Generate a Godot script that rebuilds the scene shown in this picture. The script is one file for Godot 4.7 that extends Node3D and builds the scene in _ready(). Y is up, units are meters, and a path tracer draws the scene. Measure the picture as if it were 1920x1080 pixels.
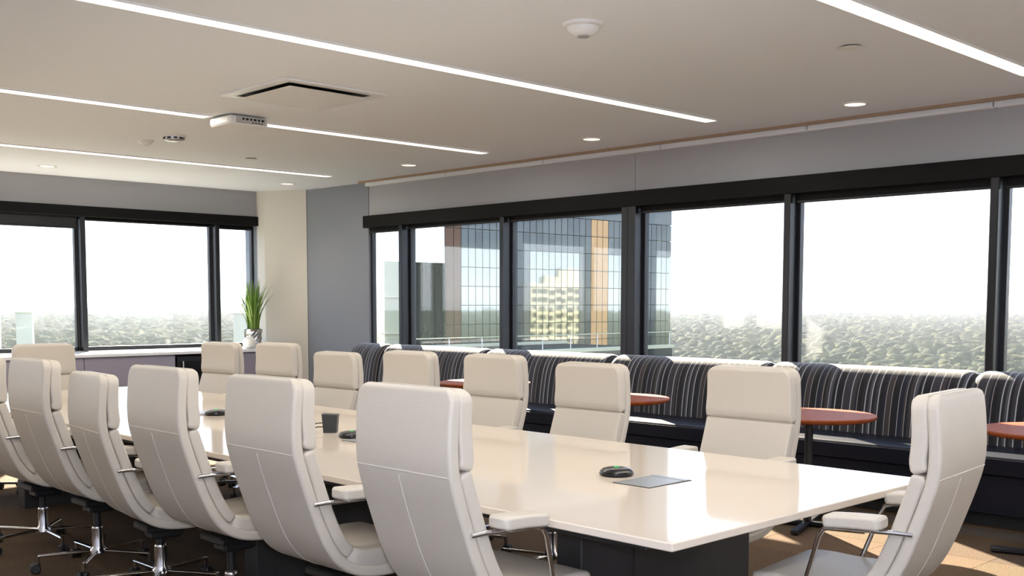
extends Node3D
# A boardroom on a high floor: a long white table with leather chairs, a striped banquette along the window wall, forest and towers outside.
# x runs along the ceiling lights towards the window wall with the banquette, -z along the table towards the window wall with the counter, y is up.

const CEILING := 2.82
const WALL_X := 7.78      # face of the wall above the banquette windows
const WALL_Z := -12.30    # face of the wall above the counter windows
const GROUND := -70.0

var M := {}
var used := {}
var rng := RandomNumberGenerator.new()

# ------------------------------------------------------------------ small helpers

func numbered(called: String) -> String:
	if not used.has(called):
		used[called] = 0
		return called
	used[called] += 1
	return "%s_%03d" % [called, used[called]]

func tag(o: Node3D, label: String, category: String, group := "") -> Node3D:
	o.set_meta("label", label)
	o.set_meta("category", category)
	if group:
		o.set_meta("group", group)
	return o

func thing(called: String, label: String, category: String, at := Vector3.ZERO, turn := 0.0, group := "") -> Node3D:
	var o := Node3D.new()
	o.name = numbered(called)
	add_child(o)
	o.position = at
	o.rotation.y = turn
	return tag(o, label, category, group)

func put(called: String, mesh: Mesh, material: Material, parent: Node, at := Vector3.ZERO, turn := Vector3.ZERO) -> MeshInstance3D:
	var o := MeshInstance3D.new()
	o.name = called
	o.mesh = mesh
	o.material_override = material
	parent.add_child(o, true)
	o.position = at
	o.rotation = turn
	return o

func struct(called: String, mesh: Mesh, material: Material, at := Vector3.ZERO) -> MeshInstance3D:
	var o := put(numbered(called), mesh, material, self, at)
	o.set_meta("kind", "structure")
	return o

func struct_node(called: String, at := Vector3.ZERO) -> Node3D:
	var o := Node3D.new()
	o.name = numbered(called)
	add_child(o)
	o.position = at
	o.set_meta("kind", "structure")
	return o

func mat(color: Color, rough := 0.6, metal := 0.0, spec := 0.5) -> StandardMaterial3D:
	var m := StandardMaterial3D.new()
	m.albedo_color = color
	m.roughness = rough
	m.metallic = metal
	m.metallic_specular = spec
	return m

func noise_tex(freq: float, seed_: int, size := 256, ramp: Gradient = null, octaves := 4) -> NoiseTexture2D:
	var n := FastNoiseLite.new()
	n.seed = seed_
	n.frequency = freq
	n.fractal_octaves = octaves
	var t := NoiseTexture2D.new()
	t.width = size
	t.height = size
	t.seamless = true
	t.noise = n
	if ramp:
		t.color_ramp = ramp
	return t

func two_tone(a: Color, b: Color) -> Gradient:
	var g := Gradient.new()
	g.set_color(0, a)
	g.set_color(1, b)
	return g

# ------------------------------------------------------------------ mesh making

# Vertices shared by index, triangles as index triples; normals are smoothed below the crease angle; the mesh is turned outside out.
func make(v: PackedVector3Array, t: PackedInt32Array, crease := 40.0, uv := PackedVector2Array()) -> ArrayMesh:
	var vol := 0.0
	var c := Vector3.ZERO
	for p in v:
		c += p
	c /= maxf(1.0, v.size())
	for i in range(0, t.size(), 3):
		vol += (v[t[i]] - c).dot((v[t[i + 1]] - c).cross(v[t[i + 2]] - c))
	var flip := vol < 0.0
	var fn := PackedVector3Array()
	var near := []
	near.resize(v.size())
	for i in v.size():
		near[i] = PackedInt32Array()
	for i in range(0, t.size(), 3):
		var a := v[t[i]]
		var b := v[t[i + 1]]
		var d := v[t[i + 2]]
		var n := (b - a).cross(d - a)
		if flip:
			n = -n
		fn.append(n)
		for k in 3:
			near[t[i + k]].append(i / 3)
	var cosc := cos(deg_to_rad(crease))
	var pv := PackedVector3Array()
	var pn := PackedVector3Array()
	var pu := PackedVector2Array()
	var order := [0, 1, 2] if flip else [0, 2, 1]
	for i in range(0, t.size(), 3):
		var me := fn[i / 3].normalized()
		for k in order:
			var s := Vector3.ZERO
			for f in near[t[i + k]]:
				if fn[f].normalized().dot(me) >= cosc:
					s += fn[f]
			pv.append(v[t[i + k]])
			pn.append(s.normalized() if s.length() > 1e-12 else me)
			if uv.size():
				pu.append(uv[t[i + k]])
	var arr := []
	arr.resize(Mesh.ARRAY_MAX)
	arr[Mesh.ARRAY_VERTEX] = pv
	arr[Mesh.ARRAY_NORMAL] = pn
	if uv.size():
		arr[Mesh.ARRAY_TEX_UV] = pu
	var m := ArrayMesh.new()
	m.add_surface_from_arrays(Mesh.PRIMITIVE_TRIANGLES, arr)
	return m

# Closed rings of equal length joined one to the next, the two ends capped.
func loft(rings: Array, crease := 40.0, uv := PackedVector2Array(), capped := true) -> ArrayMesh:
	var v := PackedVector3Array()
	var t := PackedInt32Array()
	var n: int = rings[0].size()
	for r in rings:
		v.append_array(r)
	for j in rings.size() - 1:
		for i in n:
			var a := j * n + i
			var b := j * n + (i + 1) % n
			t.append_array([a, b, a + n, b, b + n, a + n])
	if capped:
		for e in [0, rings.size() - 1]:
			var c := Vector3.ZERO
			for p in rings[e]:
				c += p
			v.append(c / n)
			if uv.size():
				uv.append(uv[e * n])
			for i in n:
				var a2: int = e * n + i
				var b2: int = e * n + (i + 1) % n
				if e == 0:
					t.append_array([b2, a2, v.size() - 1])
				else:
					t.append_array([a2, b2, v.size() - 1])
	return make(v, t, crease, uv)

# A box with chamfered edges, centred on the origin.
func block(size: Vector3, bevel := 0.004) -> ArrayMesh:
	var h := size / 2.0
	var b := minf(bevel, minf(h.x, minf(h.y, h.z)) * 0.9)
	var rings := []
	for s in [[-h.y, b], [-h.y + b, 0.0], [h.y - b, 0.0], [h.y, b]]:
		var x: float = h.x - s[1]
		var z: float = h.z - s[1]
		var y: float = s[0]
		rings.append(PackedVector3Array([Vector3(-x + b, y, -z), Vector3(x - b, y, -z), Vector3(x, y, -z + b), Vector3(x, y, z - b), Vector3(x - b, y, z), Vector3(-x + b, y, z), Vector3(-x, y, z - b), Vector3(-x, y, -z + b)]))
	return loft(rings, 20.0)

func box_between(a: Vector3, b: Vector3, bevel := 0.004) -> ArrayMesh:
	var lo := a.min(b)
	var hi := a.max(b)
	var m := block(hi - lo, bevel)
	var st := SurfaceTool.new()
	st.append_from(m, 0, Transform3D(Basis(), (lo + hi) / 2.0))
	return st.commit()

# Two-triangle-per-face box without bevels, for what is far or flat.
func plain_box(size: Vector3) -> BoxMesh:
	var m := BoxMesh.new()
	m.size = size
	return m

# A floor plan (x, z) raised from y0 to y1.
func prism(plan: Array, y0: float, y1: float) -> ArrayMesh:
	var a := PackedVector3Array()
	var b := PackedVector3Array()
	for p in plan:
		a.append(Vector3(p.x, y0, p.y))
		b.append(Vector3(p.x, y1, p.y))
	return loft([a, b], 20.0)

# (radius, height) profile turned about the y axis.
func lathe(profile: Array, seg := 28, crease := 40.0) -> ArrayMesh:
	var rings := []
	for p in profile:
		var r := PackedVector3Array()
		for i in seg:
			var a := TAU * i / seg
			r.append(Vector3(maxf(p.x, 0.0004) * cos(a), p.y, maxf(p.x, 0.0004) * sin(a)))
		rings.append(r)
	return loft(rings, crease)

func tube(points: Array, radius: float, seg := 10, flat := 1.0) -> ArrayMesh:
	var rings := []
	var side := Vector3.ZERO
	for i in points.size():
		var d: Vector3 = (points[mini(i + 1, points.size() - 1)] - points[maxi(i - 1, 0)]).normalized()
		if side == Vector3.ZERO:
			side = d.cross(Vector3.UP if absf(d.y) < 0.9 else Vector3.RIGHT).normalized()
		side = (side - d * side.dot(d)).normalized()
		var up := d.cross(side)
		var r := PackedVector3Array()
		for k in seg:
			var a := TAU * k / seg
			r.append(points[i] + (side * cos(a) + up * sin(a) * flat) * radius)
		rings.append(r)
	return loft(rings, 50.0)

func smooth_path(pts: Array, step := 0.02) -> Array:
	var out := []
	for i in pts.size() - 1:
		var p0: Vector2 = pts[maxi(i - 1, 0)]
		var p1: Vector2 = pts[i]
		var p2: Vector2 = pts[i + 1]
		var p3: Vector2 = pts[mini(i + 2, pts.size() - 1)]
		var n := maxi(2, int(ceil(p1.distance_to(p2) / step)))
		for k in n:
			out.append(p1.cubic_interpolate(p2, p0, p3, float(k) / n))
	out.append(pts[-1])
	return out

# An upholstered slab: follows a path in the x-y plane, half width across z, rounded edges, corners and ends.
func cushion(pts: Array, half_width: float, thick: float, corner := 0.045, edge := 0.9, taper := 0.0, end_corner := -1.0) -> ArrayMesh:
	var path := smooth_path(pts, 0.012)
	var dist := [0.0]
	for i in range(1, path.size()):
		dist.append(dist[-1] + path[i].distance_to(path[i - 1]))
	var total: float = dist[-1]
	var at := [0.0, 0.002, 0.006, 0.012, 0.02, 0.032, 0.045]
	var stops := at.duplicate()
	var d := 0.07
	while d < total - 0.07:
		stops.append(d)
		d += 0.028
	for k in range(at.size() - 1, -1, -1):
		stops.append(total - at[k])
	var rings := []
	for s in stops:
		var i := 1
		while i < path.size() - 1 and dist[i] < s:
			i += 1
		var f := clampf((s - dist[i - 1]) / maxf(dist[i] - dist[i - 1], 1e-6), 0.0, 1.0)
		var p: Vector2 = path[i - 1].lerp(path[i], f)
		var tan_: Vector2 = (path[mini(i + 1, path.size() - 1)] - path[maxi(i - 2, 0)]).normalized()
		var nor := Vector2(-tan_.y, tan_.x)
		var e := minf(s, total - s)
		var h := thick / 2.0
		var lost := 1.0 - minf(e / (h * minf(1.0, edge * 1.3)), 1.0)
		var hh := h * maxf(1.0 - edge * 0.75, sqrt(maxf(0.0, 1.0 - lost * lost)))
		var w: float = half_width * (1.0 - taper * (1.0 - s / total))
		var co := end_corner if end_corner >= 0.0 and s > total / 2 else corner
		if e < co:
			w -= co - sqrt(maxf(0.0, co * co - (co - e) * (co - e)))
		var r := hh * edge
		var ring := PackedVector3Array()
		for q in 4:
			var sw := 1.0 if q == 0 or q == 3 else -1.0
			var sh := 1.0 if q < 2 else -1.0
			for k in 5:
				var a := PI / 2.0 * q + PI / 2.0 * k / 4.0
				var z: float = sw * (w - r) + r * cos(a)
				var n2 := sh * (hh - r) + r * sin(a)
				ring.append(Vector3(p.x + nor.x * n2, p.y + nor.y * n2, z))
		rings.append(ring)
	return loft(rings, 60.0)

func join(meshes: Array) -> ArrayMesh:
	var st := SurfaceTool.new()
	for m in meshes:
		st.append_from(m[0], 0, m[1])
	return st.commit()

func moved(at: Vector3, turn := Vector3.ZERO) -> Transform3D:
	return Transform3D(Basis.from_euler(turn), at)

# ------------------------------------------------------------------ materials

func materials() -> void:
	M.leather = mat(Color(0.78, 0.745, 0.69), 0.42, 0.0, 0.45)
	M.leather.heightmap_enabled = true
	M.leather.heightmap_texture = noise_tex(0.06, 3)
	M.leather.heightmap_scale = 0.05
	M.leather.uv1_triplanar = true
	M.leather.uv1_scale = Vector3(9, 9, 9)
	M.stitch = mat(Color(0.84, 0.815, 0.77), 0.5)
	M.chrome = mat(Color(0.86, 0.86, 0.87), 0.12, 1.0)
	M.black = mat(Color(0.07, 0.07, 0.075), 0.5)
	M.black_gloss = mat(Color(0.05, 0.05, 0.055), 0.25)
	M.quartz = mat(Color(0.885, 0.835, 0.77), 0.07, 0.0, 0.56)
	M.charcoal = mat(Color(0.175, 0.17, 0.175), 0.45)
	M.charcoal.albedo_texture = noise_tex(0.02, 11, 256, two_tone(Color(0.8, 0.8, 0.8), Color(1, 1, 1)))
	M.charcoal.uv1_triplanar = true
	M.charcoal.uv1_scale = Vector3(1.4, 0.25, 1.4)
	M.ceiling = mat(Color(0.925, 0.935, 0.945), 0.75)
	M.wall = mat(Color(0.64, 0.64, 0.65), 0.8)
	M.back_wall = mat(Color(0.85, 0.85, 0.86), 0.8)
	M.column = mat(Color(0.525, 0.54, 0.57), 0.8)
	M.cream_paint = mat(Color(0.82, 0.805, 0.765), 0.8)
	M.tan_trim = mat(Color(0.62, 0.53, 0.44), 0.7)
	M.frame = mat(Color(0.20, 0.205, 0.22), 0.3, 0.7)
	M.header = mat(Color(0.045, 0.045, 0.048), 0.6, 0.0, 0.3)
	M.glass = mat(Color(0.82, 0.9, 0.88, 0.05), 0.02, 0.0, 0.5)
	M.glass.transparency = BaseMaterial3D.TRANSPARENCY_ALPHA
	M.white = mat(Color(0.9, 0.895, 0.885), 0.5)
	M.white_gloss = mat(Color(0.92, 0.92, 0.91), 0.25)
	M.counter = mat(Color(0.9, 0.9, 0.9), 0.2)
	M.cabinet = mat(Color(0.58, 0.555, 0.60), 0.45)
	M.navy = mat(Color(0.05, 0.065, 0.115), 0.4, 0.0, 0.35)
	M.navy.heightmap_enabled = true
	M.navy.heightmap_texture = noise_tex(0.05, 8)
	M.navy.heightmap_scale = 0.04
	M.navy.uv1_triplanar = true
	M.navy.uv1_scale = Vector3(6, 6, 6)
	M.plinth = mat(Color(0.06, 0.06, 0.065), 0.6)
	M.steel = mat(Color(0.70, 0.71, 0.72), 0.32, 0.85)
	M.dark_metal = mat(Color(0.2, 0.2, 0.21), 0.35, 0.8)
	M.silver = mat(Color(0.75, 0.75, 0.76), 0.35, 0.7)
	M.led_green = mat(Color(0.1, 0.5, 0.25), 0.4)
	M.led_green.emission_enabled = true
	M.led_green.emission = Color(0.15, 0.85, 0.4)
	M.led_green.emission_energy_multiplier = 0.35
	M.strip = mat(Color(1, 0.98, 0.95), 0.6)
	M.strip.emission_enabled = true
	M.strip.emission = Color(1.0, 0.965, 0.92)
	M.strip.emission_energy_multiplier = 2.4
	M.lamp = mat(Color(1, 0.96, 0.88), 0.6)
	M.lamp.emission_enabled = true
	M.lamp.emission = Color(1.0, 0.93, 0.82)
	M.lamp.emission_energy_multiplier = 1.5
	# reddish wood of the small round tables
	M.wood = mat(Color(1, 1, 1), 0.5, 0.0, 0.18)
	M.wood.albedo_texture = noise_tex(0.03, 21, 512, two_tone(Color(0.43, 0.205, 0.10), Color(0.60, 0.325, 0.17)))
	M.wood.uv1_triplanar = true
	M.wood.uv1_scale = Vector3(0.6, 3.0, 4.0)
	# carpet: short pile, four browns
	M.carpet = []
	for k in 4:
		var m := mat(Color(1, 1, 1), 0.95, 0.0, 0.2)
		var b: Color = [Color(0.34, 0.265, 0.195), Color(0.38, 0.295, 0.215), Color(0.315, 0.25, 0.19), Color(0.36, 0.29, 0.205)][k]
		m.albedo_texture = noise_tex(0.12, 40 + k, 256, two_tone(b.darkened(0.25), b.lightened(0.12)))
		m.heightmap_enabled = true
		m.heightmap_texture = noise_tex(0.2, 50 + k)
		m.heightmap_scale = 0.3
		m.uv1_triplanar = true
		m.uv1_scale = Vector3(3, 3, 3)
		M.carpet.append(m)
	M.slab = mat(Color(0.25, 0.22, 0.2), 0.95)
	# woven stripes of the banquette: random widths of navy, charcoal, grey, brown and off-white, 0.66 m to the repeat
	rng.seed = 77
	var im := Image.create(1024, 64, false, Image.FORMAT_RGB8)
	var x := 0
	var tones := [Color(0.10, 0.115, 0.17), Color(0.135, 0.14, 0.155), Color(0.19, 0.195, 0.225), Color(0.215, 0.20, 0.215), Color(0.085, 0.09, 0.115), Color(0.27, 0.28, 0.32)]
	var k2 := 0
	while x < 1024:
		var w := rng.randi_range(18, 52)
		im.fill_rect(Rect2i(x, 0, w, 64), tones[rng.randi_range(0, 5)])
		x += w
		if k2 % 2 == 0:
			w = rng.randi_range(7, 13)
			im.fill_rect(Rect2i(x, 0, w, 64), [Color(0.63, 0.635, 0.67), Color(0.52, 0.525, 0.56), Color(0.55, 0.53, 0.53)][rng.randi_range(0, 2)])
			x += w
		k2 += 1
	for yy in 64:
		for xx in 1024:
			var c := im.get_pixel(xx, yy)
			var f := 0.9 + 0.1 * float((xx / 3 + yy / 3) % 2) + rng.randf_range(-0.05, 0.05)
			im.set_pixel(xx, yy, Color(c.r * f, c.g * f, c.b * f))
	M.stripes = mat(Color(1, 1, 1), 0.85, 0.0, 0.3)
	M.stripes.rim_enabled = true
	M.stripes.rim = 0.7
	M.stripes.rim_tint = 0.2
	M.stripes.albedo_texture = ImageTexture.create_from_image(im)
	# outside
	M.forest = mat(Color(1, 1, 1), 0.95, 0.0, 0.1)
	M.forest.vertex_color_use_as_albedo = true
	M.ground = mat(Color(1, 1, 1), 1.0, 0.0, 0.1)
	M.ground.albedo_texture = noise_tex(0.02, 61, 512, two_tone(Color(0.15, 0.19, 0.14), Color(0.25, 0.27, 0.19)))
	M.ground.uv1_triplanar = true
	M.ground.uv1_world_triplanar = true
	M.ground.uv1_scale = Vector3(0.002, 0.002, 0.002)
	M.facade_body = mat(Color(0.13, 0.14, 0.15), 0.5)
	M.pane_grey = mat(Color(0.30, 0.33, 0.345), 0.08, 0.75)
	M.pane_grey_b = mat(Color(0.275, 0.30, 0.32), 0.08, 0.75)
	M.pane_clear = mat(Color(0.49, 0.52, 0.52), 0.03, 1.0)
	M.pane_bronze = mat(Color(0.32, 0.215, 0.165), 0.25, 0.6)
	M.pane_gold = mat(Color(0.66, 0.52, 0.35), 0.25, 0.5)
	M.concrete = mat(Color(0.80, 0.76, 0.66), 0.85)
	M.pale_stone = mat(Color(0.74, 0.715, 0.585), 0.85)
	M.roof = mat(Color(0.16, 0.17, 0.175), 0.95, 0.0, 0.1)
	M.dark_window = mat(Color(0.2, 0.21, 0.2), 0.15)
	M.leaf = []
	for g in [Color(0.36, 0.50, 0.15), Color(0.46, 0.60, 0.22), Color(0.27, 0.40, 0.13), Color(0.55, 0.66, 0.32)]:
		var lm := mat(g, 0.5)
		lm.backlight_enabled = true
		lm.backlight = Color(0.3, 0.4, 0.1)
		M.leaf.append(lm)
	M.crumpled = mat(Color(0.72, 0.72, 0.71), 0.22, 0.85)
	M.cable = mat(Color(0.72, 0.72, 0.73), 0.5)

# ------------------------------------------------------------------ the setting

func carpet_tiles(parent: Node3D) -> void:
	var tile := block(Vector3(0.599, 0.008, 0.599), 0.0012)
	rng.seed = 5
	for i in range(-2, 13):
		for j in range(-20, 4):
			var c := Vector3(0.3 + 0.6 * i, -0.004, -0.3 + 0.6 * j)
			if c.x < 0.9 or c.x > 6.9 or c.z < -9.6 or c.z > -0.9:
				continue
			put("carpet_tile", tile, M.carpet[rng.randi_range(0, 3)], parent, c, Vector3(0, PI / 2 * ((i + j) % 2), 0))

func window(n: int, a: Vector3, b: Vector3) -> void:
	# one pane between two mullions; a and b are opposite corners of its box
	var o := struct_node("window_%d" % n)
	put("pane", box_between(a, b, 0.001), M.glass, o)
	var along := Vector3(0, 0, 1) if absf(b.x - a.x) < 0.1 else Vector3(1, 0, 0)
	var thick := Vector3(0.03, 0, 0) if along.z > 0 else Vector3(0, 0, 0.03)
	var lo := a.min(b)
	var hi := a.max(b)
	put("frame", box_between(Vector3(lo.x, lo.y, lo.z) - thick, Vector3(hi.x, lo.y + 0.045, hi.z) + thick, 0.004), M.frame, o)
	put("frame", box_between(Vector3(lo.x, hi.y - 0.03, lo.z) - thick, Vector3(hi.x, hi.y + 0.02, hi.z) + thick, 0.004), M.frame, o)
	for e in [lo, hi - along * 0.03]:
		put("frame", box_between(Vector3(e.x, lo.y, e.z) - thick, Vector3(e.x, hi.y, e.z) + along * 0.03 + thick if along.z > 0 else Vector3(e.x + 0.03, hi.y, e.z) + thick, 0.004), M.frame, o)

func setting() -> void:
	# floor and ceiling
	var fl := struct("floor", box_between(Vector3(-2.3, -0.30, WALL_Z - 0.3), Vector3(8.25, -0.008, 2.5), 0.0), M.slab)
	carpet_tiles(fl)
	var rest := [[-2.0, 8.0, -0.9, 2.2], [-2.0, 8.0, WALL_Z, -9.6], [-2.0, 0.9, -9.6, -0.9], [6.9, 8.0, -9.6, -0.9]]
	for r in rest:
		put("carpet", box_between(Vector3(r[0], -0.008, r[2]), Vector3(r[1], 0.0, r[3]), 0.0), M.carpet[0], fl)
	# the ceiling stops short of the banquette wall; a recessed strip of slot diffusers closes the gap
	var ce := struct("ceiling", box_between(Vector3(-2.3, CEILING, WALL_Z - 0.3), Vector3(7.64, CEILING + 0.18, 2.5), 0.0), M.ceiling)
	put("corner_ceiling", box_between(Vector3(7.64, CEILING, WALL_Z - 0.3), Vector3(8.25, CEILING + 0.18, -10.42), 0.0), M.ceiling, ce)
	put("edge_trim", box_between(Vector3(7.625, CEILING - 0.024, -10.42), Vector3(7.645, CEILING + 0.05, 2.2), 0.002), M.tan_trim, ce)
	for k in 9:
		var z0 := -10.42 + 1.45 * k
		if z0 < 2.0:
			put("slot_diffuser", box_between(Vector3(7.715, CEILING - 0.052, z0 + 0.006), Vector3(7.79, CEILING + 0.14, minf(z0 + 1.444, 2.2)), 0.006), M.ceiling, ce)
	put("pocket_lid", box_between(Vector3(7.6, CEILING + 0.14, -10.42), Vector3(8.25, CEILING + 0.19, 2.5), 0.0), M.wall, ce)
	# window wall behind the banquette
	var wr := struct("wall_right", box_between(Vector3(WALL_X, 2.435, -6.398), Vector3(8.2, CEILING + 0.16, 2.5), 0.003), M.wall)
	put("wall_panel", box_between(Vector3(WALL_X, 2.435, -10.42), Vector3(8.2, CEILING + 0.16, -6.402), 0.003), M.wall, wr)
	put("parapet", box_between(Vector3(7.76, -0.01, -10.42), Vector3(8.2, 0.84, 2.5), 0.003), M.wall, wr)
	put("sill", box_between(Vector3(7.74, 0.84, -10.42), Vector3(8.22, 0.87, 2.5), 0.003), M.frame, wr)
	# window wall behind the counter
	var wl := struct("wall_left", box_between(Vector3(-2.3, 2.50, WALL_Z - 0.3), Vector3(7.45, CEILING, WALL_Z), 0.003), M.wall)
	put("parapet", box_between(Vector3(-2.3, -0.01, WALL_Z - 0.3), Vector3(7.45, 0.86, WALL_Z), 0.003), M.wall, wl)
	# walls out of the picture that close the room
	struct("wall_back", box_between(Vector3(-2.3, -0.01, 2.2), Vector3(8.2, CEILING, 2.5), 0.0), M.back_wall)
	struct("wall_side", box_between(Vector3(-2.3, -0.01, WALL_Z), Vector3(-2.0, CEILING, 2.2), 0.0), M.back_wall)
	# the corner column with its chamfered face
	struct("wall_corner", prism([Vector2(7.42, WALL_Z - 0.3), Vector2(7.42, -12.12), Vector2(7.75, -11.68), Vector2(7.77, -10.42), Vector2(7.87, -10.42), Vector2(7.87, WALL_Z - 0.3)], -0.01, CEILING), M.column)
	var cl := struct("trim_30", prism([Vector2(7.412, WALL_Z), Vector2(7.412, -12.123), Vector2(7.742, -11.672), Vector2(7.752, -11.68), Vector2(7.425, -12.125), Vector2(7.425, WALL_Z)], 0.0, CEILING), M.cream_paint)
	# black headers: blind boxes along the tops of the windows
	var hr := struct("trim_1", box_between(Vector3(7.685, 2.285, -10.42), Vector3(8.1, 2.424, 2.2), 0.004), M.header)
	var hl := struct("trim_2", box_between(Vector3(-2.0, 2.385, WALL_Z - 0.22), Vector3(7.412, 2.502, WALL_Z + 0.04), 0.004), M.header)
	# mullions: dark aluminium fins that stand proud of the glass
	var mz := [-9.70, -8.045, -6.325, -4.735, -3.10, -1.475, 0.145, 1.795]
	for i in mz.size():
		var z: float = mz[i]
		var wide := 0.165 if i == 2 else 0.06
		var mu := struct("trim_%d" % (3 + i), box_between(Vector3(7.69, 0.84, z - wide), Vector3(7.90, 2.29, z), 0.006), M.frame)
		put("cap", box_between(Vector3(7.80, 0.84, z - wide - 0.012), Vector3(7.87, 2.29, z + 0.012), 0.004), M.frame, mu)
		if i == 2:
			put("joint", box_between(Vector3(7.686, 0.86, z - 0.10), Vector3(7.72, 2.28, z - 0.085), 0.002), M.black, mu)
	var mx := [6.885, 5.20, 3.52, 1.84, 0.16, -1.5]
	for i in mx.size():
		var x: float = mx[i]
		var mu := struct("trim_%d" % (11 + i), box_between(Vector3(x - 0.06, 0.85, WALL_Z - 0.18), Vector3(x, 2.40, WALL_Z + 0.0), 0.006), M.frame)
		put("cap", box_between(Vector3(x - 0.072, 0.85, WALL_Z - 0.16), Vector3(x + 0.012, 2.40, WALL_Z - 0.09), 0.004), M.frame, mu)
	# panes
	var zs := [-10.42] + mz + [2.2]
	for i in zs.size() - 1:
		var z0: float = zs[i]
		var z1: float = zs[i + 1] - (0.165 if i + 1 == 3 else 0.06 if i + 1 < zs.size() - 1 else 0.0)
		window(1 + i, Vector3(7.83, 0.87, z0), Vector3(7.845, 2.305, z1))
	var xs := [7.42] + mx + [-2.0]
	for i in xs.size() - 1:
		var x1: float = xs[i] - (0.06 if i > 0 else 0.0)
		window(20 + i, Vector3(xs[i + 1], 0.86, WALL_Z - 0.145), Vector3(x1, 2.39, WALL_Z - 0.13))
	# roller blinds, drawn up in the header, their dark hems showing by different amounts
	var bl := [[-10.40, -9.77, 2.235], [-9.69, -8.11, 2.25], [-8.04, -6.50, 2.245], [-6.32, -4.80, 2.235], [-4.73, -3.165, 2.225], [-3.095, -1.54, 2.22]]
	for i in bl.size():
		var b: Array = bl[i]
		var t := thing("roller_blind", "black roller blind above the %s banquette pane from the corner column" % ["first narrow", "second", "third", "fourth", "fifth", "sixth"][i], "blind", Vector3(7.765, 2.3, (b[0] + b[1]) / 2), 0.0, "roller blinds above the banquette windows")
		put("fabric", block(Vector3(0.006, 2.31 - b[2], b[1] - b[0] - 0.03), 0.001), M.header, t, Vector3(0, (b[2] - 2.3 + 0.005) / 2, 0))
		put("hem_bar", block(Vector3(0.016, 0.022, b[1] - b[0] - 0.03), 0.004), M.black, t, Vector3(0, b[2] - 2.3, 0))
	var bl2 := [[6.90, 7.38, 2.34], [5.215, 6.81, 2.355], [3.54, 5.13, 2.26]]
	for i in bl2.size():
		var b: Array = bl2[i]
		var t := thing("roller_blind", ["black roller blind above the narrow pane behind the plant", "black roller blind above the wide pane left of the plant", "grey roller blind hanging lower than its neighbours, at the picture's left edge"][i], "blind", Vector3((b[0] + b[1]) / 2, 2.385, WALL_Z - 0.06), 0.0, "roller blinds above the counter windows")
		put("fabric", block(Vector3(b[1] - b[0] - 0.02, 2.40 - b[2], 0.006), 0.001), M.header if i < 2 else M.dark_metal, t, Vector3(0, (b[2] - 2.385 + 0.015) / 2, 0))
		put("hem_bar", block(Vector3(b[1] - b[0] - 0.02, 0.022, 0.016), 0.004), M.black, t, Vector3(0, b[2] - 2.385, 0))

# ------------------------------------------------------------------ ceiling fittings

func light_strip(z: float, x0: float, x1: float, label: String, energy: float) -> void:
	var t := thing("linear_light", label, "ceiling light", Vector3((x0 + x1) / 2, CEILING, z), 0.0, "linear ceiling lights")
	var l := x1 - x0
	put("diffuser", block(Vector3(l, 0.012, 0.105), 0.003), M.strip, t, Vector3(0, -0.007, 0))
	for s in [-1, 1]:
		put("housing_edge", block(Vector3(l + 0.02, 0.012, 0.008), 0.002), M.white, t, Vector3(0, -0.007, s * 0.057))
		put("end_cap", block(Vector3(0.008, 0.012, 0.105), 0.002), M.white, t, Vector3(s * (l / 2 + 0.005), -0.007, 0))
	var a := AreaLight3D.new()
	a.name = "strip_glow"
	a.area_size = Vector2(l, 0.10)
	a.light_color = Color(1.0, 0.975, 0.935)
	a.light_energy = energy * l
	a.area_range = 25.0
	a.area_attenuation = 2.0
	a.shadow_enabled = true
	a.rotation.x = -PI / 2
	a.position.y = -0.016
	t.add_child(a)

func downlight(x: float, z: float, label: String) -> void:
	var t := thing("recessed_downlight", label, "ceiling light", Vector3(x, CEILING, z), 0.0, "round recessed downlights")
	put("trim_ring", lathe([Vector2(0.072, 0.0), Vector2(0.074, -0.008), Vector2(0.088, -0.008), Vector2(0.094, -0.003), Vector2(0.094, 0.004), Vector2(0.07, 0.004)], 32), M.white_gloss, t)
	put("lamp_face", lathe([Vector2(0.0, -0.004), Vector2(0.073, -0.004), Vector2(0.073, 0.003), Vector2(0.0, 0.003)], 32), M.lamp, t)
	var s := SpotLight3D.new()
	s.name = "downlight_glow"
	s.light_color = Color(1.0, 0.88, 0.72)
	s.light_energy = 0.4
	s.light_size = 0.06
	s.spot_angle = 55.0
	s.spot_range = 25.0
	s.spot_attenuation = 2.0
	s.shadow_enabled = true
	s.rotation.x = -PI / 2
	s.position.y = -0.02
	t.add_child(s)

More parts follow.
